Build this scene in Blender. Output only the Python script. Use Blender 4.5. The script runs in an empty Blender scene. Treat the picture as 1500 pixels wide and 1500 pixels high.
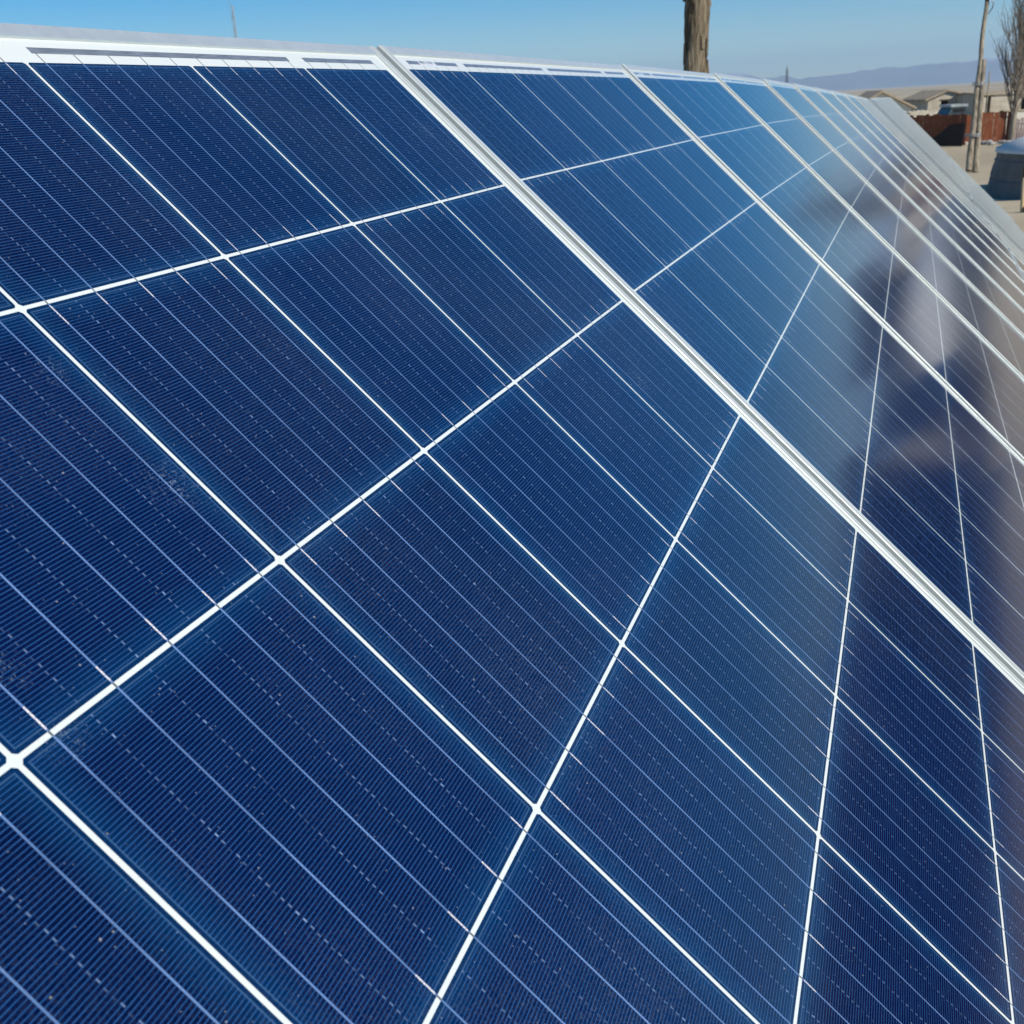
import bpy, bmesh, math, random
from mathutils import Vector, Matrix, Euler
rnd = random.Random(7)
R_ = math.radians
SC = bpy.context.scene
COL = SC.collection

# ------------------------------------------------------------------ camera, sky, sun, exposure
TILT = R_(44)
ORG = Vector((0, 0, 2.84))                     # top left cell corner of the nearest module
VD = Vector((0, -math.cos(TILT), -math.sin(TILT)))   # down the slope
ND = Vector((0, math.sin(TILT), -math.cos(TILT)))    # into the slope
def P(u, v, n): return ORG + Vector((u, 0, 0)) + VD * v + ND * n
FPX = 1555.65
CAMX = Vector((0.334077, -0.941019, -0.053621)); CAMY = Vector((-0.351412, -0.071566, -0.933482)); CAMZ = Vector((0.874587, 0.330698, -0.354594))   # right, down, forward in the world
CAMP = P(-0.050072, 0.370801, -0.304634)
cam = bpy.data.cameras.new("camera"); cam_o = bpy.data.objects.new("camera", cam); COL.objects.link(cam_o)
cam_o.matrix_world = Matrix.Translation(CAMP) @ Matrix((CAMX, -CAMY, -CAMZ)).transposed().to_4x4()
cam.sensor_width = 36; cam.sensor_fit = 'HORIZONTAL'; cam.lens = 36 * FPX / 1500
cam.clip_start = 0.02; cam.clip_end = 60000
cam.dof.use_dof = True; cam.dof.focus_distance = 0.72; cam.dof.aperture_fstop = 30
SC.camera = cam_o

def at(px, py, z):
    """world point that lies z metres ahead at that place of the photograph (1500 px)"""
    return CAMP + CAMX * ((px - 750) / FPX * z) + CAMY * ((py - 750) / FPX * z) + CAMZ * z
def gnd(px, py):
    d = CAMX * ((px - 750) / FPX) + CAMY * ((py - 750) / FPX) + CAMZ
    return CAMP + d * (-CAMP.z / d.z)

SUN_EL = R_(37); SX, SY = -0.35, -0.94
w = bpy.data.worlds.new("World"); SC.world = w; w.use_nodes = True
nt = w.node_tree; nt.nodes.clear()
sky = nt.nodes.new('ShaderNodeTexSky'); sky.sky_type = 'NISHITA'; sky.sun_disc = False
sky.sun_elevation = SUN_EL; sky.sun_rotation = math.atan2(SX, SY)
sky.altitude = 1800; sky.air_density = 1.0; sky.dust_density = 0.3; sky.ozone_density = 2.5
hs = nt.nodes.new('ShaderNodeHueSaturation'); hs.inputs['Saturation'].default_value = 1.75
bg = nt.nodes.new('ShaderNodeBackground'); bg.inputs[1].default_value = 0.108
wo = nt.nodes.new('ShaderNodeOutputWorld')
nt.links.new(sky.outputs[0], hs.inputs['Color']); nt.links.new(hs.outputs[0], bg.inputs[0]); nt.links.new(bg.outputs[0], wo.inputs[0])
sl = bpy.data.lights.new("sun", 'SUN'); sl.energy = 4.9; sl.angle = R_(0.53); sl.color = (1, 0.94, 0.83)
so = bpy.data.objects.new("sun", sl); COL.objects.link(so)
h = math.hypot(SX, SY)
sdir = Vector((SX / h * math.cos(SUN_EL), SY / h * math.cos(SUN_EL), math.sin(SUN_EL)))
so.rotation_euler = sdir.to_track_quat('Z', 'Y').to_euler()
SC.view_settings.view_transform = 'Standard'; SC.view_settings.look = 'None'
SC.view_settings.exposure = 0.0; SC.view_settings.gamma = 1.0
SC.cycles.max_bounces = 8; SC.cycles.volume_bounces = 1

# ------------------------------------------------------------------ helpers
def tag(o, label=None, cat=None, group=None, kind=None):
    if label: o['label'] = label
    if cat: o['category'] = cat
    if group: o['group'] = group
    if kind: o['kind'] = kind
    return o
def empty(name, loc, rz=0):
    o = bpy.data.objects.new(name, None); COL.objects.link(o); o.location = loc; o.rotation_euler = (0, 0, rz)
    o.empty_display_size = 0.1
    return o
class MB:
    def __init__(s): s.v = []; s.f = []; s.m = []; s.sm = []
    def add(s, vs, fs, mi=0, smooth=False):
        b = len(s.v); s.v += [tuple(x) for x in vs]
        for f in fs: s.f.append([b + i for i in f]); s.m.append(mi); s.sm.append(smooth)
    def box(s, x0, x1, y0, y1, z0, z1, mi=0, M=None):
        vs = [Vector((x, y, z)) for z in (z0, z1) for y in (y0, y1) for x in (x0, x1)]
        if M: vs = [M @ v for v in vs]
        s.add(vs, [(0, 2, 3, 1), (4, 5, 7, 6), (0, 1, 5, 4), (2, 6, 7, 3), (0, 4, 6, 2), (1, 3, 7, 5)], mi)
    def prism(s, poly, axis_pts, mi=0):
        """poly: list of 3D points; swept by vector"""
        n = len(poly); a = [Vector(p) for p in poly]; b = [p + Vector(axis_pts) for p in a]
        s.add(a + b, [tuple(range(n))[::-1], tuple(range(n, 2 * n))] + [(i, (i + 1) % n, n + (i + 1) % n, n + i) for i in range(n)], mi)
    def tube(s, pts, rads, k=8, mi=0, smooth=True, jit=0, cap=True):
        rings = []
        pts = [Vector(p) for p in pts]
        up = Vector((0.31, 0.2, 0.93))
        for i, p in enumerate(pts):
            d = (pts[min(i + 1, len(pts) - 1)] - pts[max(i - 1, 0)])
            if d.length < 1e-9: d = Vector((0, 0, 1))
            d.normalize()
            x = d.cross(up)
            if x.length < 0.05: x = d.cross(Vector((1, 0, 0)))
            x.normalize(); y = d.cross(x)
            rings.append([p + (x * math.cos(6.28318 * j / k) + y * math.sin(6.28318 * j / k)) * rads[i] * (1 + jit * rnd.uniform(-1, 1)) for j in range(k)])
        vs = [v for r in rings for v in r]; fs = []
        for i in range(len(rings) - 1):
            for j in range(k):
                a = i * k + j; b = i * k + (j + 1) % k
                fs.append((a, b, b + k, a + k))
        s.add(vs, fs, mi, smooth)
        if cap:
            s.add(rings[0], [tuple(range(k))], mi); s.add(rings[-1], [tuple(range(k))[::-1]], mi)
    def build(s, name, mats, parent=None):
        me = bpy.data.meshes.new(name); me.from_pydata(s.v, [], s.f)
        if not isinstance(mats, (list, tuple)): mats = [mats]
        for m in mats: me.materials.append(m)
        me.polygons.foreach_set('material_index', s.m); me.polygons.foreach_set('use_smooth', s.sm)
        me.update()
        bm = bmesh.new(); bm.from_mesh(me); bmesh.ops.recalc_face_normals(bm, faces=bm.faces); bm.to_mesh(me); bm.free()
        o = bpy.data.objects.new(name, me); COL.objects.link(o)
        if parent: o.parent = parent
        return o

# ---- node helper
class N:
    def __init__(s, name):
        s.mat = bpy.data.materials.new(name); s.mat.use_nodes = True; s.t = s.mat.node_tree; s.t.nodes.clear()
        s.out = s.t.nodes.new('ShaderNodeOutputMaterial'); s.b = s.t.nodes.new('ShaderNodeBsdfPrincipled')
        s.t.links.new(s.b.outputs[0], s.out.inputs[0])
    def lk(s, a, inp):
        if isinstance(a, (int, float)): inp.default_value = a
        elif isinstance(a, (tuple, list)): inp.default_value = tuple(a) + ((1,) if len(a) == 3 and len(inp.default_value) == 4 else ())
        else: s.t.links.new(a, inp)
    def set(s, **k):
        nm = dict(base='Base Color', rough='Roughness', metal='Metallic', coat='Coat Weight', crough='Coat Roughness', spec='Specular IOR Level', cior='Coat IOR', aniso='Anisotropic', normal='Normal', cnormal='Coat Normal')
        for a, v in k.items(): s.lk(v, s.b.inputs[nm[a]])
        return s
    def m(s, op, a, b=None, c=None, clamp=False):
        n = s.t.nodes.new('ShaderNodeMath'); n.operation = op; n.use_clamp = clamp
        s.lk(a, n.inputs[0])
        if b is not None: s.lk(b, n.inputs[1])
        if c is not None: s.lk(c, n.inputs[2])
        return n.outputs[0]
    def coord(s, kind='Object'):
        return s.t.nodes.new('ShaderNodeTexCoord').outputs[kind]
    def xyz(s, v):
        n = s.t.nodes.new('ShaderNodeSeparateXYZ'); s.lk(v, n.inputs[0]); return n.outputs
    def comb(s, x, y, z):
        n = s.t.nodes.new('ShaderNodeCombineXYZ'); s.lk(x, n.inputs[0]); s.lk(y, n.inputs[1]); s.lk(z, n.inputs[2]); return n.outputs[0]
    def mapping(s, v, scale=(1, 1, 1), loc=(0, 0, 0)):
        n = s.t.nodes.new('ShaderNodeMapping'); s.lk(v, n.inputs[0]); n.inputs['Scale'].default_value = scale; n.inputs['Location'].default_value = loc; return n.outputs[0]
    def noise(s, v, scale, detail=4, rough=0.55, dist=0):
        n = s.t.nodes.new('ShaderNodeTexNoise'); s.lk(v, n.inputs['Vector']); n.inputs['Scale'].default_value = scale
        n.inputs['Detail'].default_value = detail; n.inputs['Roughness'].default_value = rough; n.inputs['Distortion'].default_value = dist
        return n.outputs['Fac']
    def white(s, v, dim='3D'):
        n = s.t.nodes.new('ShaderNodeTexWhiteNoise'); n.noise_dimensions = dim; s.lk(v, n.inputs['Vector']); return n.outputs['Value']
    def vor(s, v, scale, feat='F1', out='Distance'):
        n = s.t.nodes.new('ShaderNodeTexVoronoi'); n.feature = feat; s.lk(v, n.inputs['Vector']); n.inputs['Scale'].default_value = scale; return n.outputs[out]
    def mix(s, f, a, b):
        n = s.t.nodes.new('ShaderNodeMix'); n.data_type = 'RGBA'; s.lk(f, n.inputs[0]); s.lk(a, n.inputs[6]); s.lk(b, n.inputs[7]); return n.outputs[2]
    def ramp(s, f, stops):
        n = s.t.nodes.new('ShaderNodeValToRGB'); s.lk(f, n.inputs[0]); e = n.color_ramp.elements
        while len(e) < len(stops): e.new(0.5)
        for i, (p, c) in enumerate(stops): e[i].position = p; e[i].color = (tuple(c) + (1,))[:4] if isinstance(c, (tuple, list)) else (c, c, c, 1)
        return n.outputs[0]
    def bump(s, h, st, dist=0.01):
        n = s.t.nodes.new('ShaderNodeBump'); s.lk(h, n.inputs['Height']); n.inputs['Strength'].default_value = st; n.inputs['Distance'].default_value = dist; return n.outputs[0]
    def near(s, x, c, hw, soft=0.0):
        """1 where |x-c|<hw"""
        return s.m('COMPARE', x, c, hw)

def noisy(name, c1, c2, scale, rough=0.9, stretch=(1, 1, 1), bump=0.0, bdist=0.02, detail=6, lo=0.35, hi=0.65, spec=0.3):
    n = N(name); v = n.mapping(n.coord(), stretch); f = n.noise(v, scale, detail, 0.65)
    n.set(base=n.ramp(f, [(lo, c1), (hi, c2)]), rough=rough, spec=spec)
    if bump: n.set(normal=n.bump(f, bump, bdist))
    return n.mat

# ------------------------------------------------------------------ materials of the modules
S = 0.159
COATR = 0.10
SMUDGES = [((0.305, -0.1885, 2.658), 0.0193), ((0.906, -0.054, 2.7879), 0.0165), ((0.825, -0.2733, 2.576), 0.0193), ((0.182, -0.21, 2.6372), 0.0099), ((0.178, -0.2309, 2.617), 0.0110), ((1.283, -0.5014, 2.3558), 0.0220), ((0.303, -0.1367, 2.708), 0.0110)]
def dust(n, v, base, amt=1.0):
    """thin dry dust, spatter and finger smudges lying on the glass, laid out in world space so no two modules match"""
    v = n.t.nodes.new('ShaderNodeNewGeometry').outputs['Position']
    big = n.noise(v, 4.0, 5, 0.6)
    fine = n.noise(v, 900.0, 2, 0.7)
    d = n.m('MULTIPLY', n.ramp(big, [(0.42, 0.1), (0.75, 1.0)]), n.ramp(fine, [(0.45, 0.0), (0.75, 1.0)]))
    def spots(sc, lim, rare):
        vd = n.vor(v, sc); rv = n.xyz(n.vor(v, sc, out='Color'))
        return n.m('MULTIPLY', n.m('LESS_THAN', n.m('ADD', vd, n.m('MULTIPLY', n.noise(v, sc * 7, 2), 0.12)), n.m('ADD', lim, n.m('MULTIPLY', rv[1], 0.08))), n.m('GREATER_THAN', rv[0], rare))
    c = n.mix(n.m('MULTIPLY', d, 0.12 * amt), base, (0.42, 0.43, 0.44))
    c = n.mix(n.m('MULTIPLY', spots(230.0, 0.10, 0.90), 0.35 * amt), c, (0.6, 0.6, 0.58))
    c = n.mix(n.m('MULTIPLY', spots(520.0, 0.12, 0.86), 0.30 * amt), c, (0.55, 0.6, 0.65))
    tot = None
    for (p, rad) in SMUDGES:
        dd = n.t.nodes.new('ShaderNodeVectorMath'); dd.operation = 'DISTANCE'; n.lk(v, dd.inputs[0]); dd.inputs[1].default_value = p
        k = n.m('SUBTRACT', 1.0, n.m('DIVIDE', dd.outputs['Value'], rad), clamp=True)
        tot = k if tot is None else n.m('MAXIMUM', tot, k)
    grit = n.ramp(n.noise(v, 620.0, 5, 0.75, 0.5), [(0.56, 0.0), (0.63, 1.0)])
    return n.mix(n.m('MULTIPLY', n.m('MULTIPLY', tot, grit), 0.6), c, (0.24, 0.33, 0.45))

def dusty(n):
    n.b.inputs['Sheen Weight'].default_value = SHEEN; n.b.inputs['Sheen Roughness'].default_value = 0.35; n.b.inputs['Sheen Tint'].default_value = (0.8, 0.82, 0.8, 1)
SHEEN = 0.0
def mat_cells():
    n = N('solar_cell_silicon'); co = n.coord(); o = n.xyz(co)
    x = n.m('DIVIDE', o[0], S); y = n.m('DIVIDE', n.m('MULTIPLY', o[1], -1.0), S)
    ix = n.m('FLOOR', x); iy = n.m('FLOOR', y); fx = n.m('SUBTRACT', x, ix); fy = n.m('SUBTRACT', y, iy)
    info = n.t.nodes.new('ShaderNodeObjectInfo').outputs['Random']
    rc = n.white(n.comb(ix, iy, info))
    # distance to the rim of the cell, in cells
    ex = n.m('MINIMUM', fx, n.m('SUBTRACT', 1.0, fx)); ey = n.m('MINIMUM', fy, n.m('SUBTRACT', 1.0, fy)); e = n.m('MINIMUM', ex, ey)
    grain = n.vor(n.mapping(co, (1, 1, 1)), 95.0, out='Color')
    g = n.xyz(grain)[0]
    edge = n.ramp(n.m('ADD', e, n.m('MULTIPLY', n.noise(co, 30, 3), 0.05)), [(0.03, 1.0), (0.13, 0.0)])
    core = n.mix(rc, (0.0001, 0.0008, 0.020), (0.0001, 0.0030, 0.038))
    tint = n.ramp(n.noise(n.comb(o[0], o[1], info), 3.5, 3), [(0.35, 0.0), (0.7, 1.0)])
    core = n.mix(n.m('MULTIPLY', tint, 0.6), core, (0.0001, 0.0058, 0.040))
    core = n.mix(n.m('MULTIPLY', g, 0.16), core, (0.0005, 0.006, 0.06))
    base = n.mix(n.m('MULTIPLY', edge, 0.62), core, (0.0003, 0.029, 0.098))  # glow along the white grid, painted in as a lighter blue cell margin
    # fingers: silver lines across the cell
    NF = 92.0
    q = n.m('MULTIPLY', fy, NF); iq = n.m('FLOOR', q); fq = n.m('SUBTRACT', q, iq)
    inside = n.m('GREATER_THAN', e, 0.019)
    wob = n.noise(n.mapping(co, (60, 1200, 1)), 1.0, 1)
    fing = n.m('MULTIPLY', n.m('COMPARE', fq, 0.5, 0.085), inside)
    fing = n.m('MULTIPLY', fing, n.ramp(wob, [(0.2, 0.5), (0.6, 1.0)]))
    base = n.mix(n.m('MULTIPLY', fing, 0.66), base, (0.04, 0.16, 0.43))
    # rim conductor
    rim = n.m('MULTIPLY', n.m('COMPARE', e, 0.0195, 0.0022), 1.0)
    base = n.mix(n.m('MULTIPLY', rim, 0.35), base, (0.08, 0.18, 0.36))
    # dashed finger ends half way between two busbars
    b = n.m('MULTIPLY', fx, 5.0); ib = n.m('FLOOR', b); fb = n.m('SUBTRACT', b, ib)
    q2 = n.m('MULTIPLY', n.m('ADD', q, n.m('MULTIPLY', n.noise(n.mapping(co, (300, 60, 1)), 1.0, 1), 1.2)), 0.5)
    iq2 = n.m('FLOOR', q2); fq2 = n.m('FRACT', q2)
    jog = n.white(n.comb(n.m('ADD', n.m('MULTIPLY', ix, 7.0), n.m('ROUND', b)), n.m('ADD', n.m('MULTIPLY', iy, 97.0), iq2), 0.5))
    mid = n.m('ABSOLUTE', n.m('SUBTRACT', n.m('SUBTRACT', b, n.m('ROUND', b)), n.m('MULTIPLY', n.m('SUBTRACT', jog, 0.5), 0.02)))
    dash = n.m('MULTIPLY', n.m('LESS_THAN', mid, 0.010), n.m('LESS_THAN', fq2, 0.5))
    dash = n.m('MULTIPLY', n.m('MULTIPLY', dash, inside), n.ramp(jog, [(0.1, 0.1), (0.5, 0.5), (0.97, 0.6), (0.98, 1.0)]))
    dash = n.m('MULTIPLY', dash, n.m('LESS_THAN', n.m('ABSOLUTE', n.m('SUBTRACT', fx, 0.5)), 0.45))
    base = n.mix(n.m('MULTIPLY', dash, 0.9), base, (0.20, 0.30, 0.50))
    # busbar ribbons
    bbd = n.m('ABSOLUTE', n.m('SUBTRACT', fb, 0.5))
    bb = n.m('LESS_THAN', bbd, 0.0125)
    lw = n.ramp(n.noise(n.mapping(co, (3, 14, 1)), 1.0, 3), [(0.3, 0.55), (0.65, 1.0)])
    base = n.mix(n.m('MULTIPLY', bb, lw), base, (0.15, 0.26, 0.50))
    # solder humps at one end of each ribbon, the end alternates from string to string
    par = n.m('MODULO', ix, 2.0)
    fyy = n.m('ADD', n.m('MULTIPLY', fy, n.m('SUBTRACT', 1.0, par)), n.m('MULTIPLY', n.m('SUBTRACT', 1.0, fy), par))
    humplen = n.m('ADD', 0.055, n.m('MULTIPLY', n.white(n.comb(ix, iy, ib)), 0.035))
    hump = n.m('MULTIPLY', n.m('MULTIPLY', bb, n.m('LESS_THAN', fyy, humplen)), n.m('GREATER_THAN', fyy, 0.013))
    speck = n.noise(co, 1500, 1)
    base = n.mix(n.m('MULTIPLY', hump, n.ramp(speck, [(0.35, 0.25), (0.6, 1.0)])), base, (0.85, 0.78, 0.74))
    base = dust(n, co, base)
    silver = n.m('MULTIPLY', fing, 0.3)
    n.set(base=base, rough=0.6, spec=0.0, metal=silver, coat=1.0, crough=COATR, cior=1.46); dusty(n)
    return n.mat
def mat_sheet():
    n = N('white_backsheet'); co = n.coord(); o = n.xyz(co)
    x = n.m('DIVIDE', o[0], S); fb = n.m('FRACT', n.m('MULTIPLY', x, 5.0))
    line = n.m('LESS_THAN', n.m('ABSOLUTE', n.m('SUBTRACT', fb, 0.5)), 0.015)
    line = n.m('MULTIPLY', line, n.m('LESS_THAN', o[1], 0.0068))
    line = n.m('MULTIPLY', line, n.m('GREATER_THAN', o[1], -1.597))
    line = n.m('MULTIPLY', line, n.m('LESS_THAN', n.m('ABSOLUTE', n.m('SUBTRACT', x, 3.0)), 2.99))
    base = n.mix(n.noise(co, 400, 2), (0.62, 0.66, 0.645), (0.69, 0.725, 0.71))
    base = n.mix(line, base, (0.10, 0.11, 0.11))
    base = dust(n, co, base, 1.0)
    n.set(base=base, rough=0.6, spec=0.0, coat=1.0, crough=COATR, cior=1.46); dusty(n)
    return n.mat
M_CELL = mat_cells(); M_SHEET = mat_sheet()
def mat_alu(name='anodised_aluminium', c1=(0.52, 0.55, 0.53), c2=(0.66, 0.69, 0.66), metal=0.35):
    n = N(name); co = n.coord()
    f = n.noise(n.mapping(co, (3, 3, 40)), 18, 5, 0.6); s = n.noise(n.mapping(co, (40, 3, 3)), 30, 3, 0.6)
    base = n.mix(f, c1, c2)
    scr = n.ramp(n.noise(co, 60, 6, 0.75), [(0.62, 0.0), (0.72, 1.0)])
    base = n.mix(n.m('MULTIPLY', scr, 0.5), base, (0.80, 0.79, 0.75))
    n.set(base=base, metal=metal, rough=n.ramp(s, [(0.3, 0.34), (0.7, 0.5)]), spec=0.5, normal=n.bump(scr, 0.15, 0.001))
    return n.mat
M_ALU = mat_alu(); M_ALUTOP = mat_alu('worn_aluminium', (0.58, 0.64, 0.65), (0.80, 0.85, 0.84), 0.6)
def mat_ribbon():
    n = N('tinned_ribbon'); co = n.coord()
    n.set(base=n.ramp(n.noise(n.mapping(co, (60, 600, 1)), 1.0, 3), [(0.3, (0.18, 0.20, 0.23)), (0.7, (0.34, 0.37, 0.41))]), rough=0.45, metal=0.4, coat=1.0, crough=COATR, cior=1.45)
    return n.mat
M_RIB = mat_ribbon()
def mat_barcode():
    n = N('printed_barcode'); co = n.coord(); o = n.xyz(co)
    bars = n.m('GREATER_THAN', n.white(n.comb(n.m('FLOOR', n.m('MULTIPLY', o[0], 2200)), 0.0, 0.0)), 0.45)
    up = n.m('GREATER_THAN', o[1], 0.0082)
    digits = n.m('MULTIPLY', n.m('GREATER_THAN', n.white(n.comb(n.m('FLOOR', n.m('MULTIPLY', o[0], 1500)), n.m('FLOOR', n.m('MULTIPLY', o[1], 1500)), 2.0)), 0.6),
                 n.m('COMPARE', n.m('FRACT', n.m('MULTIPLY', o[0], 500)), 0.4, 0.3))
    low = n.m('COMPARE', o[1], 0.0065, 0.0008)
    k = n.m('MAXIMUM', n.m('MULTIPLY', bars, up), n.m('MULTIPLY', digits, low))
    inner = n.m('MULTIPLY', n.m('COMPARE', o[0], 0.0, 0.0185), n.m('LESS_THAN', o[1], 0.0122))
    n.set(base=n.mix(n.m('MULTIPLY', k, inner), (0.8, 0.82, 0.82), (0.12, 0.13, 0.14)), rough=0.5, coat=1.0, crough=COATR)
    return n.mat
M_BAR = mat_barcode()
M_STEEL = noisy('galvanised_steel', (0.32, 0.33, 0.34), (0.45, 0.46, 0.47), 14, 0.5); M_STEEL.node_tree.nodes['Principled BSDF'].inputs['Metallic'].default_value = 0.7
M_BLACK = noisy('black_plastic', (0.015, 0.015, 0.016), (0.03, 0.03, 0.03), 20, 0.5)

# ------------------------------------------------------------------ ground, plain, mountains, haze
def mat_ground():
    n = N('dusty_ground'); co = n.coord()
    a = n.noise(co, 0.05, 6, 0.6); b = n.noise(co, 1.2, 8, 0.7); c = n.noise(co, 0.0018, 5, 0.6)
    base = n.ramp(a, [(0.3, (0.38, 0.315, 0.21)), (0.55, (0.50, 0.425, 0.29)), (0.75, (0.58, 0.51, 0.37))])
    base = n.mix(n.ramp(b, [(0.45, 0.0), (0.7, 0.5)]), base, (0.34, 0.30, 0.23))
    base = n.mix(n.ramp(c, [(0.4, 0.0), (0.65, 0.6)]), base, (0.30, 0.24, 0.17))
    v = n.vor(co, 5.0); base = n.mix(n.m('MULTIPLY', n.m('LESS_THAN', v, 0.16), 0.35), base, (0.16, 0.14, 0.12))
    n.set(base=base, rough=0.95, spec=0.15, normal=n.bump(b, 0.5, 0.05))
    return n.mat
M_GROUND = mat_ground()
def grid_ground():
    mb = MB(); rings = [0, 15, 30, 45, 60, 80, 110, 160, 250, 500, 1000, 2500, 6000, 14000, 30000]; k = 96
    vs = []; fs = []
    for i, r in enumerate(rings):
        for j in range(k):
            a = 6.283185 * j / k
            z = 0 if r < 14 else rnd.uniform(-0.04, 0.06) if r < 100 else 0.0
            vs.append((r * math.cos(a) + 10, r * math.sin(a), z))
    for i in range(len(rings) - 1):
        for j in range(k):
            a = i * k + j; b = i * k + (j + 1) % k; fs.append((a, b, b + k, a + k))
    mb.add(vs, fs, 0, True)
    return mb.build('ground', M_GROUND)
tag(grid_ground(), kind='structure')

def mountains():
    mb = MB()
    # crest height above the horizon in metres at 8 km, against the bearing in degrees
    prof = [(-40, 170), (-25, 180), (-12, 155), (-6, 148), (-4, 152), (-2, 152), (0, 140), (1.7, 127), (3.5, 112), (5.3, 101), (7.2, 121), (8.2, 150), (8.9, 163), (9.6, 150), (10.4, 108), (12, 80), (20, 60), (28, 50), (45, 60)]
    def crest(a):
        for (a0, h0), (a1, h1) in zip(prof, prof[1:]):
            if a0 <= a <= a1: return h0 + (h1 - h0) * (a - a0) / (a1 - a0)
        return 50
    from mathutils import noise as mn
    cols = 700; rows = 14; vs = []; fs = []
    for i in range(cols + 1):
        a = -40 + 85 * i / cols; H = crest(a)
        for j in range(rows + 1):
            t = j / rows; d = 7200 + 1600 * t
            env = math.sin(min(t / 0.62, 1.0) * math.pi / 2) if t < 0.62 else 1 - (t - 0.62) / 0.38
            z = H * env * (0.93 + 0.14 * mn.fractal(Vector((a * 0.9, t * 5, 7.3)), 0.7, 2.0, 6))
            if j == 0: z = -5
            vs.append((d * math.cos(R_(a)), d * math.sin(R_(a)), z))
    for i in range(cols):
        for j in range(rows):
            a = i * (rows + 1) + j; fs.append((a, a + 1, a + rows + 2, a + rows + 1))
    mb.add(vs, fs, 0, True)
    n = N('mountain_rock'); co = n.coord(); z = n.xyz(co)[2]
    snow = n.ramp(n.m('ADD', n.m('DIVIDE', z, 200.0), n.m('MULTIPLY', n.noise(co, 0.006, 5, 0.7), 0.5)), [(0.84, 0.0), (1.02, 1.0)])
    rock = n.ramp(n.noise(co, 0.004, 6, 0.65), [(0.35, (0.13, 0.11, 0.12)), (0.65, (0.22, 0.18, 0.17))])
    n.set(base=n.mix(n.m('MULTIPLY', snow, 0.8), rock, (0.7, 0.72, 0.76)), rough=0.95, spec=0.1)
    tag(mb.build('hills', n.mat), kind='structure')
mountains()

def haze():
    mb = MB(); mb.box(-500, 9600, -9000, 9000, -6, 260)
    m = bpy.data.materials.new('haze_air'); m.use_nodes = True; t = m.node_tree; t.nodes.clear()
    o = t.nodes.new('ShaderNodeOutputMaterial'); v = t.nodes.new('ShaderNodeVolumePrincipled')
    v.inputs['Color'].default_value = (0.52, 0.73, 0.96, 1); v.inputs['Density'].default_value = 0.00018
    v.inputs['Anisotropy'].default_value = 0.2
    t.links.new(v.outputs[0], o.inputs['Volume'])
    tag(mb.build('haze', m), kind='stuff')
HAZE = True
if HAZE: haze()

# ------------------------------------------------------------------ solar modules
def curve(U):
    A1, A2, B1, B2, C1, C2, A3, B3 = (-0.007606, 0.001866, -0.001162, 0.001853, -0.001676, 0.000218, 3.8e-05, -0.000132)
    def f(U): return (A1 * U + A2 * U * U + A3 * U ** 3, B1 * U + B2 * U * U + B3 * U ** 3, C1 * U + C2 * U * U)
    if U <= 0: return (A1 * U, B1 * U, C1 * U)
    if U <= 9: return f(U)
    k = [(9,) + f(9)[:2], (13, 0.112, 0.125), (24.6, 0.20, 0.175)]
    for a, b in zip(k, k[1:]):
        if U <= b[0] or b is k[-1]:
            t = (U - a[0]) / (b[0] - a[0]); return (a[1] + (b[1] - a[1]) * t, a[2] + (b[2] - a[2]) * t, f(9)[2])
def frame_at(U, v0):
    dv, dn, ph = curve(U); dv2, dn2, _ = curve(U + 1)
    def pt(u, v, a, b): return P(u, v * math.cos(ph) + a, v * math.sin(ph) + b)
    o = pt(U, v0, dv, dn); o2 = pt(U + 1, v0, dv2, dn2)
    st = 0.0 if U < 0.5 else 0.0015 if U < 1.5 else 0.0022 if U < 2.5 else 0.003 if U < 3.5 else 0.0038 + 0.0008 * math.sin(U * 5.1) if U < 13.3 else 0.009   # each module sits a little proud of the one before
    o = o - ND * st
    x = (o2 - o).normalized(); dn_v = VD * math.cos(ph) + ND * math.sin(ph)
    y = -dn_v; z = x.cross(y).normalized(); y = z.cross(x)
    return Matrix.Translation(o) @ Matrix((x, y, z)).transposed().to_4x4()

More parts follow.
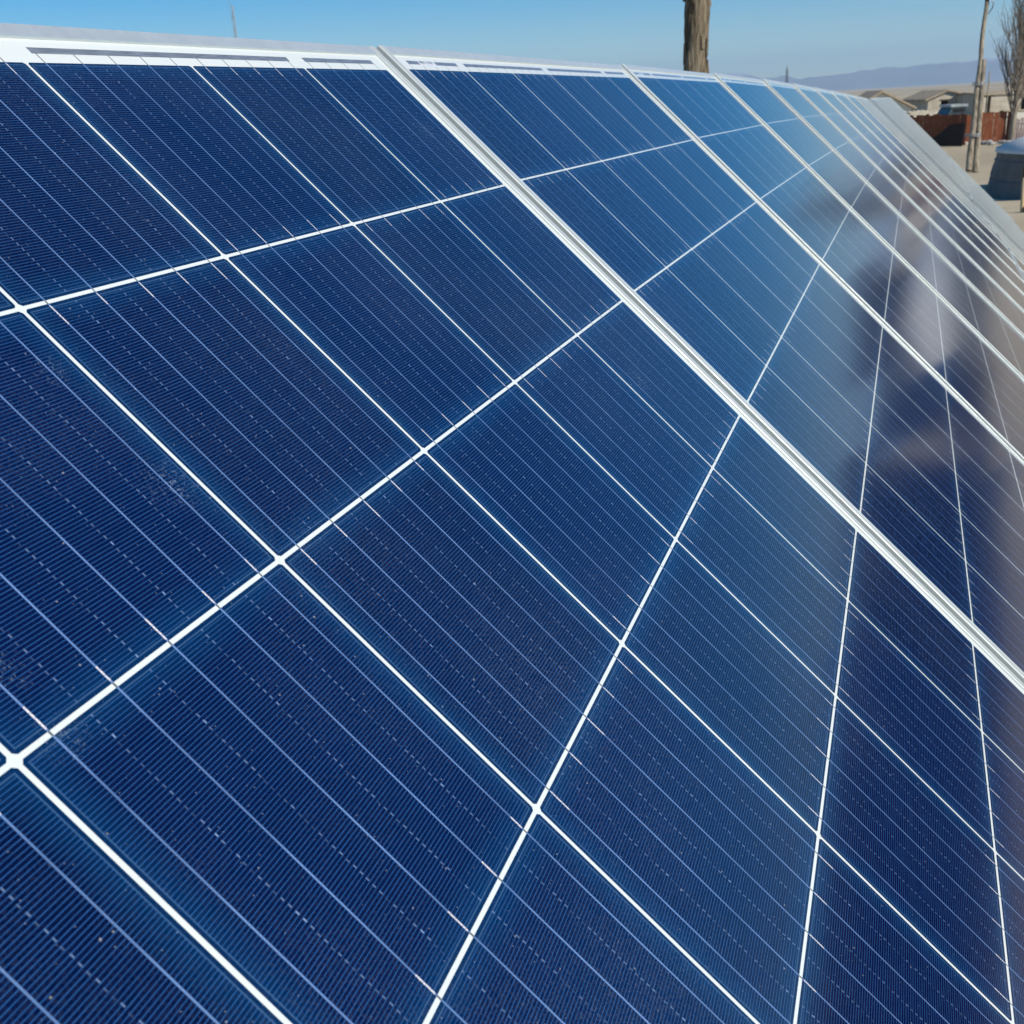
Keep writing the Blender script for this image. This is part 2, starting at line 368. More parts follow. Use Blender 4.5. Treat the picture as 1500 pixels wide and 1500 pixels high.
LT, LG, LL = 0.002, 0.0, 1.59
def rail(parent, side):
    mb = MB()
    c = 0.0004
    prof = [(0, -.035), (0, LT - c), (c, LT), (.011 - c, LT), (.011, LT - c), (.011, -.003), (.0016, -.003), (.0016, -.033), (.022, -.033), (.022, -.035)]
    if side in ('l', 'r'):
        y0, L = .030, 1.65
        poly = [((-.019 + a) if side == 'l' else (.973 - a), y0, b) for a, b in prof]
        mb.prism(poly, (0, -L, 0))
    else:
        x0, L = -.0078, .9696
        poly = [(x0, (.0298 - a) if side == 't' else (-1.6198 + a), b) for a, b in prof]
        mb.prism(poly, (L, 0, 0))
    return mb.build('frame_rail', M_ALUTOP if side == 't' else M_ALU, parent)
def make_module():
    root = empty('solar_module', (0, 0, 0))
    for s in 'lrtb': rail(root, s)
    mb = MB(); mb.box(-.0172, .9712, -1.607, .0282, -.0045, 0.0)
    mb.build('backsheet', M_SHEET, root)
    mb = MB(); g = .00105; ch = .0014
    for i in range(6):
        for j in range(10):
            x0, x1, y0, y1 = i * S + g, (i + 1) * S - g, -(j + 1) * S + g, -j * S - g
            z = .00004
            mb.add([(x0 + ch, y0, z), (x1 - ch, y0, z), (x1, y0 + ch, z), (x1, y1 - ch, z), (x1 - ch, y1, z), (x0 + ch, y1, z), (x0, y1 - ch, z), (x0, y0 + ch, z)], [tuple(range(8))])
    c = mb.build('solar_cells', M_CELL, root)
    for a, b in ((.1, .94), (1.08, 2.92), (3.08, 4.92), (5.08, 5.9)):
        mb = MB(); mb.box(a * S, b * S, .0067, .0118, .00003, .0001); mb.build('connector_ribbon', M_RIB, root)
    for a, b in ((.1, 1.9), (2.1, 3.9), (4.1, 5.9)):
        mb = MB(); mb.box(a * S, b * S, -1.59 - .0118, -1.59 - .0067, .00003, .0001); mb.build('connector_ribbon', M_RIB, root)
    mb = MB(); mb.box(-.021, .021, .0042, .0138, .00012, .0002)
    bc = mb.build('barcode_label', M_BAR, root); bc.location = (.066, 0, 0)
    mb = MB(); mb.box(.40, .56, -.22, -.10, -.030, -.0045); mb.build('junction_box', M_BLACK, root)
    return root
def copy_tree(o):
    c = o.copy(); COL.objects.link(c)
    for ch in list(o.children):
        d = ch.copy(); COL.objects.link(d); d.parent = c
    return c
ORD = ['first', 'second', 'third', 'fourth', 'fifth', 'sixth', 'seventh', 'eighth', 'ninth', 'tenth', 'eleventh', 'twelfth', 'thirteenth', 'fourteenth']
proto = make_module()
used = [False]
def place(U, v0, label, group, bar=True):
    if used[0]: o = copy_tree(proto)
    else: o = proto; used[0] = True
    o.matrix_world = frame_at(U, v0)
    tag(o, label, 'solar panel', group)
    return o
LBL = {0: 'nearest blue solar panel, filling the left and bottom of the photo with sharp grid lines',
       1: 'second blue solar panel of the top row, just beyond the widest silver frame joint'}
G1, G2 = 'solar panels of the upper row', 'solar panels of the lower row'
V2 = 1.662
for k in range(0, 13):
    place(k, 0, LBL.get(k, '%s blue solar panel of the top row, counted from the nearest' % ORD[k]), G1)
for k in range(0, 13):
    place(k, V2, 'lower solar panel under the %s panel of the top row' % ORD[k], G2)
for k in range(10):
    last = ' at the far end of the row' if k == 9 else ''
    place(13.62 + k, 0, '%s pale top panel past the thick white frame%s' % (ORD[k], last), G1)
    place(13.62 + k, V2, '%s lower row panel past the thick white frame%s' % (ORD[k], last), G2)

# racks that carry them
def add_rack(U, first=None):
    dv, dn, ph = curve(U)
    root = empty('panel_rack', (0, 0, 0))
    F = frame_at(U, 0)
    for v in (0.35, 1.30, 2.0, 2.95):
        mb = MB(); mb.box(-.01, 1.99, -v - .03, -v + .03, -.078, -.037, M=F); mb.build('purlin', M_STEEL, root)
    for x in (0.3, 1.7):
        mb = MB(); mb.box(x - .03, x + .03, -3.1, -.2, -.142, -.080, M=F); mb.build('rafter', M_STEEL, root)
        for v in (0.6, 2.8):
            p = F @ Vector((x, -v, -.13)); mb = MB(); mb.box(p.x - .035, p.x + .035, p.y - .035, p.y + .035, -0.02, p.z); mb.build('post', M_STEEL, root)
    return root
for i, U in enumerate([0, 2, 4, 6, 8, 10, 13.62, 15.62, 17.62, 19.62, 21.62]):
    tag(add_rack(U), 'galvanised steel rack hidden under the %s pair of solar panels' % ORD[i], 'panel rack', 'steel racks under the solar panels')

# ------------------------------------------------------------------ log, poles, masts
def mat_bark():
    n = N('weathered_bark'); co = n.coord()
    f = n.noise(n.mapping(co, (1, 1, 0.16)), 13, 8, 0.72, 0.6); g = n.noise(n.mapping(co, (1, 1, 0.3)), 42, 5, 0.7)
    base = n.ramp(f, [(0.40, (0.03, 0.022, 0.015)), (0.50, (0.26, 0.20, 0.13)), (0.70, (0.58, 0.49, 0.35))])
    base = n.mix(n.m('MULTIPLY', g, 0.45), base, (0.20, 0.155, 0.10))
    n.set(base=base, rough=0.9, spec=0.15, normal=n.bump(n.m('ADD', f, n.m('MULTIPLY', g, 0.4)), 1.0, 0.06))
    return n.mat
M_BARK = mat_bark()
def log_pole():
    z = 13.0; top = at(1016, -140, z); b = at(1020, 100, z)
    base = Vector((b.x - (top.x - b.x) * 1.0, b.y, 0)); base = Vector((b.x, b.y, 0))
    root = empty('wooden_pole', base)
    mb = MB(); pts = []; rad = []
    for i in range(60):
        t = i / 59; zz = 4.6 * t
        pts.append((0.010 * math.sin(zz * 3.1), 0.012 * math.sin(zz * 2.3 + 1), zz - .1)); rad.append(0.150 - 0.006 * t + 0.006 * math.sin(zz * 7))
    mb.tube(pts, rad, 40, jit=0.035)
    mb.build('trunk', M_BARK, root)
    mb = MB()   # strips of loose bark
    for i in range(46):
        a = rnd.uniform(0, 6.28); zz = rnd.uniform(1.8, 4.2); l = rnd.uniform(.08, .3); wd = rnd.uniform(.012, .03)
        M = Matrix.Rotation(a, 4, 'Z') @ Matrix.Translation((0.150, 0, zz)) @ Euler((rnd.uniform(-.12, .12), rnd.uniform(-.06, .06), rnd.uniform(-.4, .4))).to_matrix().to_4x4()
        mb.box(-.004, .010, -wd, wd, -l / 2, l / 2, M=M)
    mb.build('loose_bark', M_BARK, root)
    tag(root, 'thick weathered log pole with cracked bark rising behind the panels', 'wooden pole')
log_pole()

M_POLE = noisy('grey_timber', (0.14, 0.11, 0.075), (0.40, 0.34, 0.25), 9, 0.9, (1, 1, 0.12), 0.6, 0.02)
def utility_pole():
    g = gnd(1423, 252); z = (g - CAMP).dot(CAMZ)
    root = empty('utility_pole', g)
    def loc(px, py, dz=0): return at(px, py, z + dz) - g
    mb = MB(); a = loc(1419, 250); b = loc(1446, -6)
    pts = [a.lerp(b, i / 14) + Vector((0, 0.015 * math.sin(i * 1.3), 0)) for i in range(15)]
    mb.tube(pts, [0.105 - 0.003 * i for i in range(15)], 14, jit=0.04); mb.build('shaft', M_POLE, root)
    mb = MB(); a = loc(1428.5, 253, -.05); b = loc(1441.5, 88, -.05)
    mb.tube([a.lerp(b, i / 8) for i in range(9)], [0.10 - 0.0035 * i for i in range(9)], 14, jit=0.04); mb.build('support_stub', M_POLE, root)
    for (px, py) in ((1425, 200), (1433.5, 125)):
        mb = MB(); c = loc(px, py, -.02)
        for k in range(4): mb.tube([c + Vector((0.13 * math.cos(q * .5236), (0.25 if py > 150 else 0.2) * math.sin(q * .5236), 0.03 * k)) for q in range(13)], [0.009] * 13, 6, cap=False)
        mb.build('wire_binding', M_STEEL, root)
    mb = MB(); c = loc(1446, 3)
    mb.box(c.x - .07, c.x + .07, c.y - .06, c.y + .06, c.z - .12, c.z + .28); mb.build('top_bracket', M_BLACK, root)
    mb = MB(); c = loc(1449, 6)
    mb.tube([c + Vector((0, 0, -.3)), c + Vector((0, -.12, -.12)), c + Vector((0, -.13, .05)), c + Vector((0, -.02, .12))], [.02, .022, .022, .015], 8)
    mb.build('insulator_hook', M_STEEL, root)
    tag(root, 'leaning grey wooden utility pole bound to a shorter stub beside the yurt', 'utility pole')
utility_pole()

def thin_mast():
    z = 60.0; b = at(347, 60, z); t = at(341.5, 0, z); d = (t - b)
    base = Vector((b.x, b.y, 0)); root = empty('antenna_mast', base)
    mb = MB(); mb.tube([Vector((0, 0, 0)), Vector((0, 0, 5.5)), Vector((0, 0, 9.0))], [.055, .05, .042], 10); mb.build('shaft', M_STEEL, root)
    mb = MB(); mb.tube([Vector((0, .14, 6.0)), Vector((0, .14, 9.4))], [.014, .012], 6); mb.box(-.02, .02, 0, .15, 6.2, 6.24); mb.box(-.02, .02, 0, .15, 8.4, 8.44); mb.build('cable_run', M_STEEL, root)
    tag(root, 'thin pale metal mast above the left end of the panel edge', 'mast')
thin_mast()
def lattice(px, ytop, z, label, wd):
    t = at(px, ytop, z); root = empty('lattice_tower', Vector((t.x, t.y, 0))); H = t.z; mb = MB(); q = []
    for sx, sy in ((-1, -1), (1, -1), (1, 1), (-1, 1)):
        mb.tube([(sx * wd, sy * wd, 0), (sx * wd * .45, sy * wd * .45, H * .9), (sx * .1, sy * .1, H)], [.16, .12, .08], 5)
    n = 12
    for i in range(n):
        z0, z1 = H * .9 * i / n, H * .9 * (i + 1) / n; w0 = wd * (1 - .55 * i / n); w1 = wd * (1 - .55 * (i + 1) / n)
        for k in range(4):
            c = ((-1, -1), (1, -1), (1, 1), (-1, 1)); a = c[k]; b = c[(k + 1) % 4]
            mb.tube([(a[0] * w0, a[1] * w0, z0), (b[0] * w1, b[1] * w1, z1)], [.07, .07], 4)
            mb.tube([(b[0] * w0, b[1] * w0, z0), (a[0] * w1, a[1] * w1, z1)], [.07, .07], 4)
    mb.build('lattice_frame', M_BLACK, root)
    mb = MB(); mb.tube([(0, 0, H * .9), (0, 0, H + 1.5)], [.15, .1], 6); mb.build('antenna', M_BLACK, root)
    tag(root, label, 'tower')
lattice(1153, 99, 620, 'small dark lattice radio tower in front of the blue mountains', 0.9)

# ------------------------------------------------------------------ yurt and the things by it
def mat_felt():
    n = N('yurt_canvas'); co = n.coord()
    f = n.noise(n.mapping(co, (1, 1, .5)), 3, 6, .6)
    n.set(base=n.ramp(f, [(0.3, (0.11, 0.108, 0.105)), (0.7, (0.18, 0.175, 0.165))]), rough=0.75, spec=0.2, normal=n.bump(f, 0.4, 0.08))
    return n.mat
M_FELT = mat_felt()
M_ROOF = noisy('yurt_roof_canvas', (0.68, 0.67, 0.63), (0.78, 0.76, 0.71), 3, 0.8, bump=0.3, bdist=0.05)
M_ROPE = noisy('hair_rope', (0.09, 0.11, 0.15), (0.16, 0.18, 0.22), 8, 0.9)
def yurt():
    g = gnd(1447, 289); z = (g - CAMP).dot(CAMZ)
    r = 2.9; edge = at(1449, 289, z); c = edge + CAMX * (r + .34); c.z = 0
    root = empty('yurt', c)
    k = 96; H = 1.12
    def ring(rr, zz, wv=0.0): return [(rr * (1 + wv * math.sin(j * 0.9) * .4 + wv * rnd.uniform(-1, 1)) * math.cos(6.28318 * j / k), rr * math.sin(6.28318 * j / k), zz) for j in range(k)]
    def skin(name, prof, m):
        mb = MB(); vs = []
        for rr, zz, wv in prof: vs += ring(rr, zz, wv)
        fs = [(i * k + j, i * k + (j + 1) % k, (i + 1) * k + (j + 1) % k, (i + 1) * k + j) for i in range(len(prof) - 1) for j in range(k)]
        mb.add(vs, fs, 0, True); return mb.build(name, m, root)
    skin('wall_cover', [(r + .20, 0, .004), (r + .17, .12, .003), (r + .13, .3, .004), (r + .10, .38, .002), (r + .11, .5, .004), (r + .07, .7, .004), (r + .02, .86, .002), (r, 1.0, .003), (r + .02, H - .02, .003), (r + .0, H + .03, .002)], M_FELT)
    skin('roof_cover', [(r + .05, H - .06, .004), (r + .03, H + .04, .003), (r * .8, H + .27, .003), (r * .55, H + .58, .002), (r * .32, H + .84, .002), (r * .2, H + .93, 0), (r * .0, H + .96, 0)], M_ROOF)
    for zz, rr in ((.38, r + .10), (.86, r + .02)):
        mb = MB(); mb.tube([((rr + .012) * math.cos(6.28318 * j / k), (rr + .012) * math.sin(6.28318 * j / k), zz) for j in range(k + 1)], [.016] * (k + 1), 6, cap=False); mb.build('girth_rope', M_ROPE, root)
    mb = MB(); mb.tube([(r * .21 * math.cos(6.28318 * j / 24), r * .21 * math.sin(6.28318 * j / 24), H + .95) for j in range(25)], [.05] * 25, 8, cap=False); mb.build('crown_ring', M_POLE, root)
    tag(root, 'round blue grey yurt with pale low roof at the right edge', 'yurt')
yurt()
M_YWOOD = noisy('yellow_timber', (0.42, 0.30, 0.15), (0.58, 0.45, 0.27), 9, 0.8, (1, 1, .1), 0.3, 0.01)
M_ORANGE = noisy('orange_plastic', (0.50, 0.16, 0.04), (0.6, 0.22, 0.06), 9, 0.6)
def hand_post():
    g = gnd(1497.0, 313); z = (g - CAMP).dot(CAMZ); root = empty('timber_post', g)
    top = at(1500.5, 250, z) - g
    mb = MB(); mb.tube([Vector((0, 0, -.05)), top * .5, top], [.042, .04, .038], 10); mb.build('shaft', M_YWOOD, root)
    c = top + CAMX * 0.05
    mb = MB(); mb.box(c.x - .11, c.x + .11, c.y - .14, c.y + .09, c.z - .20, c.z + .12); mb.build('black_box', M_BLACK, root)
    mb = MB(); mb.box(-.08, .08, -.20, -.04, 0, .16); mb.build('orange_foot', M_ORANGE, root)
    tag(root, 'yellow timber post with a black box at its head in front of the yurt', 'post')
hand_post()
def tyre():
    g = gnd(1500, 332); root = empty('old_tyre', g)
    mb = MB()
    for zz in (.1, .29):
        mb2 = [(0.30 * math.cos(6.28318 * j / 32), 0.30 * math.sin(6.28318 * j / 32), zz) for j in range(33)]
        mb.tube(mb2, [.105] * 33, 12, cap=False)
    o = mb.build('rubber_stack', M_BLACK, root)
    tag(root, 'low black rubber heap on the ground below the timber post', 'tyre')
# ------------------------------------------------------------------ fences, houses, tree
def mat_rust(name, a, b):
    n = N(name); co = n.coord()
    f = n.noise(n.mapping(co, (6, 6, .8)), 2.2, 6, .7); g = n.noise(co, 2.5, 5, .6)
    base = n.ramp(f, [(.3, a), (.7, b)]); base = n.mix(n.ramp(g, [(.55, 0), (.72, .6)]), base, (.30, .20, .13))
    n.set(base=base, rough=.8, spec=.2, normal=n.bump(f, .4, .03)); return n.mat
M_RUST = mat_rust('rusty_red_board', (.11, .030, .012), (.32, .10, .04))
M_PICK = mat_rust('grey_violet_board', (.17, .13, .13), (.30, .25, .24))
def fence_run(name, A, B, H, m, label, gap=0.02, wob=.04, pw=.16, miss=0.0):
    d = B - A; L = math.hypot(d.x, d.y); rz = math.atan2(d.y, d.x); root = empty(name, Vector((A.x, A.y, 0)), rz)
    mb = MB(); x = 0
    while x < L - .05:
        if rnd.random() > miss:
            h = H + rnd.uniform(-wob, wob) - (rnd.random() < .1) * .12
            mb.box(x, x + pw - gap, -.012 + rnd.uniform(-.01, .01), .012, rnd.uniform(0, .05), h, M=Matrix.Translation((x, 0, 0)) @ Matrix.Rotation(rnd.uniform(-.015, .015), 4, 'Y') @ Matrix.Translation((-x, 0, 0)))
        x += pw
    mb.build('boards', m, root)
    for zz in (.3, H - .3):
        mb = MB(); mb.box(0, L, .014, .06, zz, zz + .08); mb.build('rail', M_POLE, root)
    for i in range(int(L / 2.4) + 1):
        mb = MB(); xx = min(i * 2.4, L - .1); mb.box(xx, xx + .1, .062, .16, 0, H - .05); mb.build('post', M_POLE, root)
    tag(root, label, 'fence'); return root
zf = 49.0
def fp(px, py=213):
    g = gnd(px, py); return Vector((g.x, g.y, 0))
fence_run('board_fence', fp(1330), fp(1412), 1.42, M_RUST, 'left rusty red board fence, half in shadow, left of the leaning pole', gap=.012, pw=.2, miss=0)
fence_run('board_fence', fp(1414, 212), fp(1474, 209), 1.42, M_RUST, 'right rusty red board fence in full sun behind the leaning pole', gap=.012, pw=.2)
fence_run('picket_fence', fp(1475, 208), fp(1530, 204), 1.05, M_PICK, 'low grey violet picket fence under the bare tree', gap=.05, pw=.17)

M_SHADE_SHEET = noisy('fence_shade_sheet', (.012, .006, .004), (.03, .012, .008), 3, .7)
def shade_sheet():  # dark sheet added to stand in for the shade on the fence
    A = fp(1366, 214.5); B = fp(1411, 214.5); d = B - A; L = d.length; root = empty('shade_sheet', A, math.atan2(d.y, d.x)); mb = MB()
    Mx = Matrix.Rotation(R_(-5), 4, 'X')
    for a, b, h0, h1 in ((0, .25, .35, .6), (.25, .55, .62, .98), (.55, 1.0, .98, 1.04)):
        mb.prism([Mx @ Vector((a * L, -.12, 0)), Mx @ Vector((b * L - .006, -.12, 0)), Mx @ Vector((b * L - .006, -.12, h1)), Mx @ Vector((a * L, -.12, h0))], Vector((0, .025, 0)))
    mb.build('shade_panel', M_SHADE_SHEET, root); tag(root, 'almost black sheet added for the shade on the left rusty red fence', 'sheet')
shade_sheet()
M_STONE = noisy('rubble_stone', (.28, .26, .23), (.5, .48, .44), 3, .9, bump=.3)
def stone(mb, c, r):
    b = bmesh.new(); bmesh.ops.create_icosphere(b, subdivisions=2, radius=r)
    for v in b.verts: v.co *= 1 + rnd.uniform(-.14, .14)
    s = Vector((rnd.uniform(.8, 1.3), rnd.uniform(.8, 1.3), rnd.uniform(.55, .85)))
    b.verts.index_update()
    mb.add([Vector((v.co.x * s.x, v.co.y * s.y, v.co.z * s.z)) + c for v in b.verts], [tuple(v.index for v in f.verts) for f in b.faces], 0, False); b.free()
spx = [1408, 1413, 1437, 1442, 1447, 1452, 1458, 1464, 1470, 1476, 1481, 1488, 1494, 1499]
for i, px in enumerate(spx):
    g = gnd(px + rnd.uniform(-1, 1), 213 - (px - 1405) * .05 + rnd.uniform(-1, 2)); r = rnd.uniform(.10, .22)
    mb = MB(); stone(mb, Vector((0, 0, 0)), r); o = mb.build('field_stone', M_STONE); o.location = (g.x, g.y, r * .35)
    tag(o, 'pale rough stone lying along the foot of the board fences', 'stone', 'stones along the foot of the fences')

M_ADOBE = noisy('adobe_plaster', (.40, .34, .25), (.56, .50, .40), 1.6, .95, bump=.5, bdist=.1)
M_WHITEW = noisy('limewashed_wall', (.60, .57, .48), (.72, .69, .60), 1.2, .95)
M_DARKROOF = noisy('dark_roof_sheet', (.10, .09, .08), (.18, .16, .14), 2, .8)
M_CLAYROOF = noisy('clay_roof', (.30, .235, .16), (.44, .36, .26), 2, .95, bump=.5, bdist=.1)
M_DARK = noisy('dark_opening', (.012, .012, .012), (.02, .02, .02), 3, .8)
M_BEAM = noisy('old_beam', (.10, .08, .055), (.18, .14, .10), 5, .9); M_ADDED_DARK = noisy('added_dark_boards', (.025, .02, .015), (.06, .048, .036), 4, .85)
def house(name, label, cat, A, B, depth, eave, ridge, wallm, roofm, openings, over=.3, extra=None):
    """front wall from A to B on the ground (seen from the camera), gable roof along it"""
    d = B - A; L = math.hypot(d.x, d.y); rz = math.atan2(d.y, d.x); root = empty(name, Vector((A.x, A.y, 0)), rz)
    # local x along the front, +y away from the camera
    mb = MB()
    # front wall with real openings
    xs = sorted({0, L} | {o[0] for o in openings} | {o[1] for o in openings}); zs = sorted({0, eave} | {o[2] for o in openings} | {o[3] for o in openings})
    for x0, x1 in zip(xs, xs[1:]):
        for z0, z1 in zip(zs, zs[1:]):
            cx, cz = (x0 + x1) / 2, (z0 + z1) / 2
            if any(o[0] < cx < o[1] and o[2] < cz < o[3] for o in openings): continue
            mb.box(x0, x1, 0, .35, z0, z1)
    mb.box(0, L, depth - .35, depth, 0, eave)
    for x0, x1 in ((0, .35), (L - .35, L)):
        mb.prism([(x0, .352, 0), (x0, depth - .352, 0), (x0, depth - .352, eave), (x0, depth / 2, ridge), (x0, .352, eave)], (x1 - x0, 0, 0))
    mb.build('wall', wallm, root)
    mb = MB(); t = .12
    sl_ = (ridge - eave) / (depth / 2)
    prof = [(-over, eave - over * sl_ + .01), (depth / 2, ridge + .01), (depth + over, eave - over * sl_ + .01), (depth + over, eave - over * sl_ + t + .01), (depth / 2, ridge + t + .01), (-over, eave - over * sl_ + t + .01)]
    mb.prism([(-over, a, b) for a, b in prof], (L + 2 * over, 0, 0)); mb.build('roof', roofm, root)
    for o in openings:
        mb = MB(); mb.box(o[0], o[1], .20, .24, o[2], o[3]); w_ = mb.build('door' if o[4] == 'door' else 'window', M_DARK, root)
        mb = MB(); mb.box(o[0] - .15, o[1] + .15, -.04, .18, o[3], o[3] + .14); mb.build('lintel', M_BEAM, w_)
    tag(root, label, cat); return root
def gp(px, z):
    p = at(px, 130, z); return Vector((p.x, p.y, 0))
# gable-ended pale house just past the panels: ridge towards the camera
def gable_house(name, label, pxl, pxr, z, eave, ridge, depth, apex_frac, wallm, roofm):
    A = gp(pxr, z); B = gp(pxl, z); d = B - A; L = d.length; rz = math.atan2(d.y, d.x); root = empty(name, A, rz)
    ax = L * apex_frac
    mb = MB(); mb.prism([(0, 0, 0), (L, 0, 0), (L, 0, eave), (ax, 0, ridge), (0, 0, eave)], (0, -depth, 0)); mb.build('wall', wallm, root)
    mb = MB(); t = .14
    mb.prism([(-.3, .25, eave - .12), (ax, .25, ridge + .02), (L + .3, .25, eave - .12), (L + .3, .25, eave - .12 + t), (ax, .25, ridge + .02 + t), (-.3, .25, eave - .12 + t)], (0, -depth - .5, 0)); mb.build('roof', roofm, root)
    tag(root, label, 'house'); return root
gable_house('gabled_house', 'cream gabled house with dark roof edge just past the far panels', 1250, 1337, 75, 1.35, 2.45, 3.2, .52, M_WHITEW, M_CLAYROOF)
# ruined adobe house
A, B = gp(1424, 82), gp(1360, 82)
def adobe():
    z = 82
    def hh(py, px=1400): return at(px, py, z).z
    A, B = gp(1432, z), gp(1361, z); d = B - A; L = d.length; root = empty('adobe_house', A, math.atan2(d.y, d.x)); mb = MB()
    ev = hh(145); rg = hh(133.5); k = L / 71.0
    ops = [((1432 - 1392) * k, (1432 - 1380) * k, hh(154), hh(146.3)), ((1432 - 1411) * k, (1432 - 1405.5) * k, hh(153), hh(146.5))]
    xs = sorted({0, L} | {o[0] for o in ops} | {o[1] for o in ops}); zs = sorted({0, ev} | {o[2] for o in ops} | {o[3] for o in ops})
    for x0, x1 in zip(xs, xs[1:]):
        for z0, z1 in zip(zs, zs[1:]):
            if any(o[0] < (x0 + x1) / 2 < o[1] and o[2] < (z0 + z1) / 2 < o[3] for o in ops): continue
            mb.box(x0, x1, -.35, 0, z0, z1)
    ax = (1432 - 1388) * k
    mb.prism([(0, 0, ev), (L, 0, ev), (ax, 0, rg)], (0, -.35, 0))
    mb.box(0, .3, -5, -.352, 0, ev); mb.box(L - .3, L, -5, -.352, 0, ev); mb.box(.3, L - .3, -5, -4.7, 0, ev)
    mb.build('wall', M_ADOBE, root)
    mb = MB(); mb.prism([(-.25, .2, ev - .02), (ax, .2, rg + .03), (L + .25, .2, ev - .05), (L + .25, .2, ev + .10), (ax, .2, rg + .16), (-.25, .2, ev + .12)], (0, -5.6, 0)); mb.build('roof', M_CLAYROOF, root)
    for o in ops:
        mb = MB(); mb.box(o[0], o[1], -.30, -.24, o[2], o[3]); w_ = mb.build('window', M_DARK, root)
        mb = MB(); mb.box(o[0] - .12, o[1] + .12, -.1, .03, o[3], o[3] + .1); mb.build('lintel', M_BEAM, w_)
    tag(root, 'clay gabled house with a black window left of the leaning pole', 'house'); r1 = root
    z = 78
    L = (gp(1530, z) - gp(1436, z)).length
    r2 = house('adobe_house', 'roofless looking clay house with dark doorway under a beam behind the bare tree', 'house', gp(1436, z), gp(1530, z), 5.0, at(1460, 139, z).z, at(1460, 136, z).z, M_ADOBE, M_CLAYROOF,
          [(.5, .87, 0.05, at(1450, 141, z).z, 'door'), (3.1, 3.5, .6, at(1450, 146, z).z, 'window')], over=.12)
    return r1, r2
adobe()
# low cream wall, heap, tarp, van between fence and houses
def rubble_wall():
    A, B = gp(1336, 60), gp(1384, 60); d = B - A; L = d.length; root = empty('rubble_wall', A, math.atan2(d.y, d.x))
    mb = MB(); h0 = at(1360, 172, 60).z; h1 = at(1360, 159, 60).z
    mb.box(0, L, 0, .4, 0, h1 - .12)
    x = 0
    for r in range(3):
        x = 0
        while x < L: stone(mb, Vector((x, .15, h1 - .5 + r * .17)), .13); x += .24
    mb.build('wall', noisy('cream_rubble', (.46, .40, .30), (.68, .62, .50), 3, .9, bump=.5), root)
    tag(root, 'low cream rubble wall seen over the left end of the red fence', 'wall')
rubble_wall()
def tarp():
    z = 56; c = gp(1409, z); root = empty('covered_vehicle', c, math.atan2(-CAMX.y, -CAMX.x) + math.pi)
    h1 = at(1400, 156, z).z; h0 = at(1400, 164, z).z
    mb = MB()
    prof = [(-.9, .3), (-.95, h0 - .25), (-.6, h0 - .1), (-.45, h1 - .08), (-.3, h1), (.25, h1 - .02), (.45, h0 - .05), (.75, h0 - .16), (.8, .3)]
    mb.prism([(a, 0, b) for a, b in prof], (0, 1.6, 0)); mb.build('body', noisy('blue_paint', (.03, .05, .06), (.07, .10, .12), 3, .4), root)
    mb = MB(); mb.box(-.5, .4, -.03, 1.63, h1 - .03, h1 + .10); mb.build('roof_cover', noisy('pale_tarp', (.28, .31, .32), (.50, .53, .54), 4, .7), root)
    mb = MB(); mb.box(-.38, .22, -.012, .0, h0 - .02, h1 - .12); mb.build('window', M_DARK, root)
    for x in (-.55, .5):
        mb = MB(); mb.tube([(x, -.02, .33), (x, .16, .33)], [.33, .33], 18); mb.build('wheel', M_BLACK, root)
    tag(root, 'small blue vehicle with pale cover showing above the red fence', 'car')
tarp()
# pale block by the tree
def block():
    z = 64; A, B = gp(1474, z), gp(1530, z); d = B - A; root = empty('low_white_wall', A, math.atan2(d.y, d.x))
    mb = MB(); mb.box(0, d.length, 0, .3, 0, at(1480, 164, z).z); mb.build('wall', M_WHITEW, root)
    mb = MB(); mb.box(-.04, d.length, -.05, .35, at(1480, 164, z).z, at(1480, 164, z).z + .1); mb.build('coping', M_CLAYROOF, root)
    tag(root, 'low whitewashed wall behind the trunk of the bare tree', 'wall')
block()

def bare_tree(px, zd, H, label, spread, lean):
    g = gp(px, zd); root = empty('bare_tree', g)
    tr = MB(); cr = MB()
    trunk = []; n = 16
    for i in range(n + 1):
        t = i / n; trunk.append(Vector((lean * t * H + .05 * math.sin(t * 9), .06 * math.sin(t * 7 + 1), H * t)))
    tr.tube([p for p in trunk], [0.15 * (1 - i / n) ** .8 + .012 for i in range(n + 1)], 10, jit=.05)
    def branch(p, d, L, r, lv):
        pts = [p]; q = p.copy(); dd = d.copy(); m = 6
        for i in range(m):
            dd = (dd + Vector((rnd.uniform(-.1, .1), rnd.uniform(-.1, .1), .13))).normalized(); q = q + dd * L / m; pts.append(q.copy())
        cr.tube(pts, [max(r * (1 - i / m * .8), .0055) for i in range(m + 1)], 5, cap=False)
        if lv < 3:
            for k in range(6 if lv < 2 else 4):
                i = rnd.randint(1, m - 1); a = rnd.uniform(0, 6.28); s = rnd.uniform(.3, .55)
                side = Vector((math.cos(a), math.sin(a), 0)) * s
                branch(pts[i], (dd + side).normalized(), L * rnd.uniform(.4, .62), r * .5, lv + 1)
    for k in range(46):
        t = .12 + .8 * (k / 46); i = t * n; p = trunk[int(i)].lerp(trunk[min(int(i) + 1, n)], i - int(i)); a = k * 2.4 + rnd.uniform(-.3, .3)
        d = Vector((math.cos(a) * spread, math.sin(a) * spread, 1)).normalized()
        branch(p, d, H * .44 * (1 - t * .55), .042 * (1 - t * .5), 1)
    tr.build('trunk', M_TREE, root); cr.build('crown', M_TREE, root)
    tag(root, label, 'tree'); return root
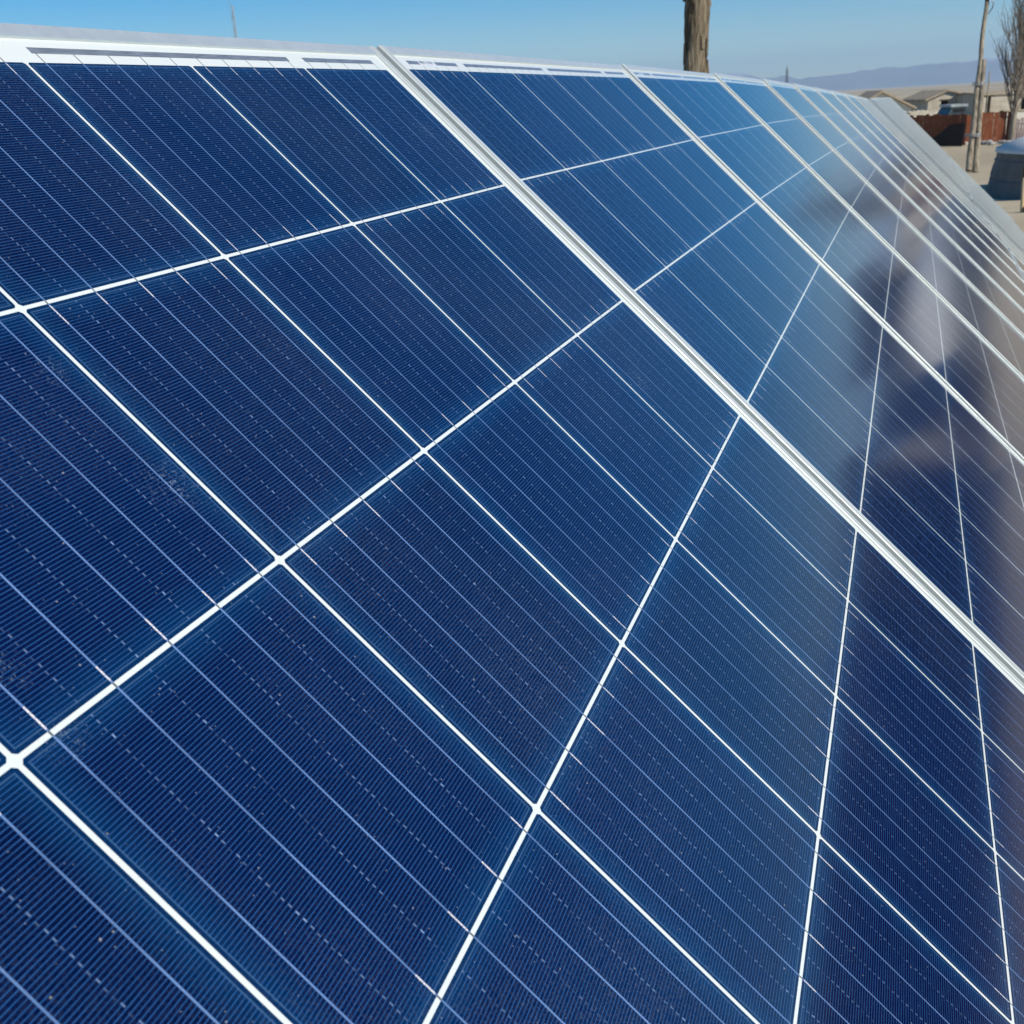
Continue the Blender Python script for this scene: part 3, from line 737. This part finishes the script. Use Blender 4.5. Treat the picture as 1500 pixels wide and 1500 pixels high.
M_TREE = noisy('bare_bark', (.15, .12, .09), (.36, .31, .24), 9, .9, (1, 1, .2), .4, .02)
bare_tree(1491, 50, 6.6, 'bare upswept poplar at the right edge above the yurt', .50, 0.0)
# thin leaning stick behind the utility pole
def stick():
    z = 70; b = at(1446, 150, z); t = at(1450, 104, z); base = Vector((b.x, b.y, 0)); root = empty('thin_pole', base)
    top = Vector((t.x - b.x, t.y - b.y, t.z)); mb = MB(); mb.tube([(0, 0, 0), top * .5, top], [.05, .045, .04], 8); mb.build('shaft', M_POLE, root)
    tag(root, 'thin short pole just right of the leaning utility pole, against the mountains', 'pole')
stick()

# ------------------------------------------------------------------ unseen houses and log pile added to darken the mirrored glass
def azp(az, dist): return Vector((CAMP.x + dist * math.cos(R_(az)), CAMP.y + dist * math.sin(R_(az)), 0))
def added_ref_house(A, B, eave, ridge, label, wallm=M_ADOBE):  # invented house out of view, gives the panels something dark to mirror
    d = B - A; return house('added_long_house', label, 'house', A, B, 6, eave, ridge, wallm, M_ADDED_DARK, [(2, 3, .9, 2, 'window'), (5, 6, .05, 2.1, 'door'), (8, 9, .9, 2, 'window')])
added_ref_house(azp(-26.5, 27), azp(-48, 27), 3.0, 3.8, 'added unseen long house, for the dark mirrored in the lower right of the nearest panels', M_ADDED_DARK)
added_ref_house(azp(-7.5, 60), azp(-13, 60), 3.4, 4.6, 'added unseen distant house, for the upper dark patch mirrored in the panels', M_ADDED_DARK)
added_ref_house(azp(-16.8, 30), azp(-26.2, 30), 2.9, 3.7, 'added unseen middle house, for the black band mirrored right of the second panel joint', M_ADDED_DARK)
def added_woodpile():  # log pile out of view, added for one small dark reflection
    c = azp(-14.2, 35); root = empty('added_woodpile', c, R_(75)); mb = MB()
    for row in range(5):
        for i in range(14 - row): mb.tube([(i * .22 + row * .11 - 1.5, -.6, .11 + row * .19), (i * .22 + row * .11 - 1.5, .6, .11 + row * .19)], [.105, .1], 8, jit=.05)
    mb.build('added_logs', M_ADDED_DARK, root); tag(root, 'added unseen dark log pile, for the small black patch mirrored beside the tan one', 'added_woodpile')
added_woodpile()
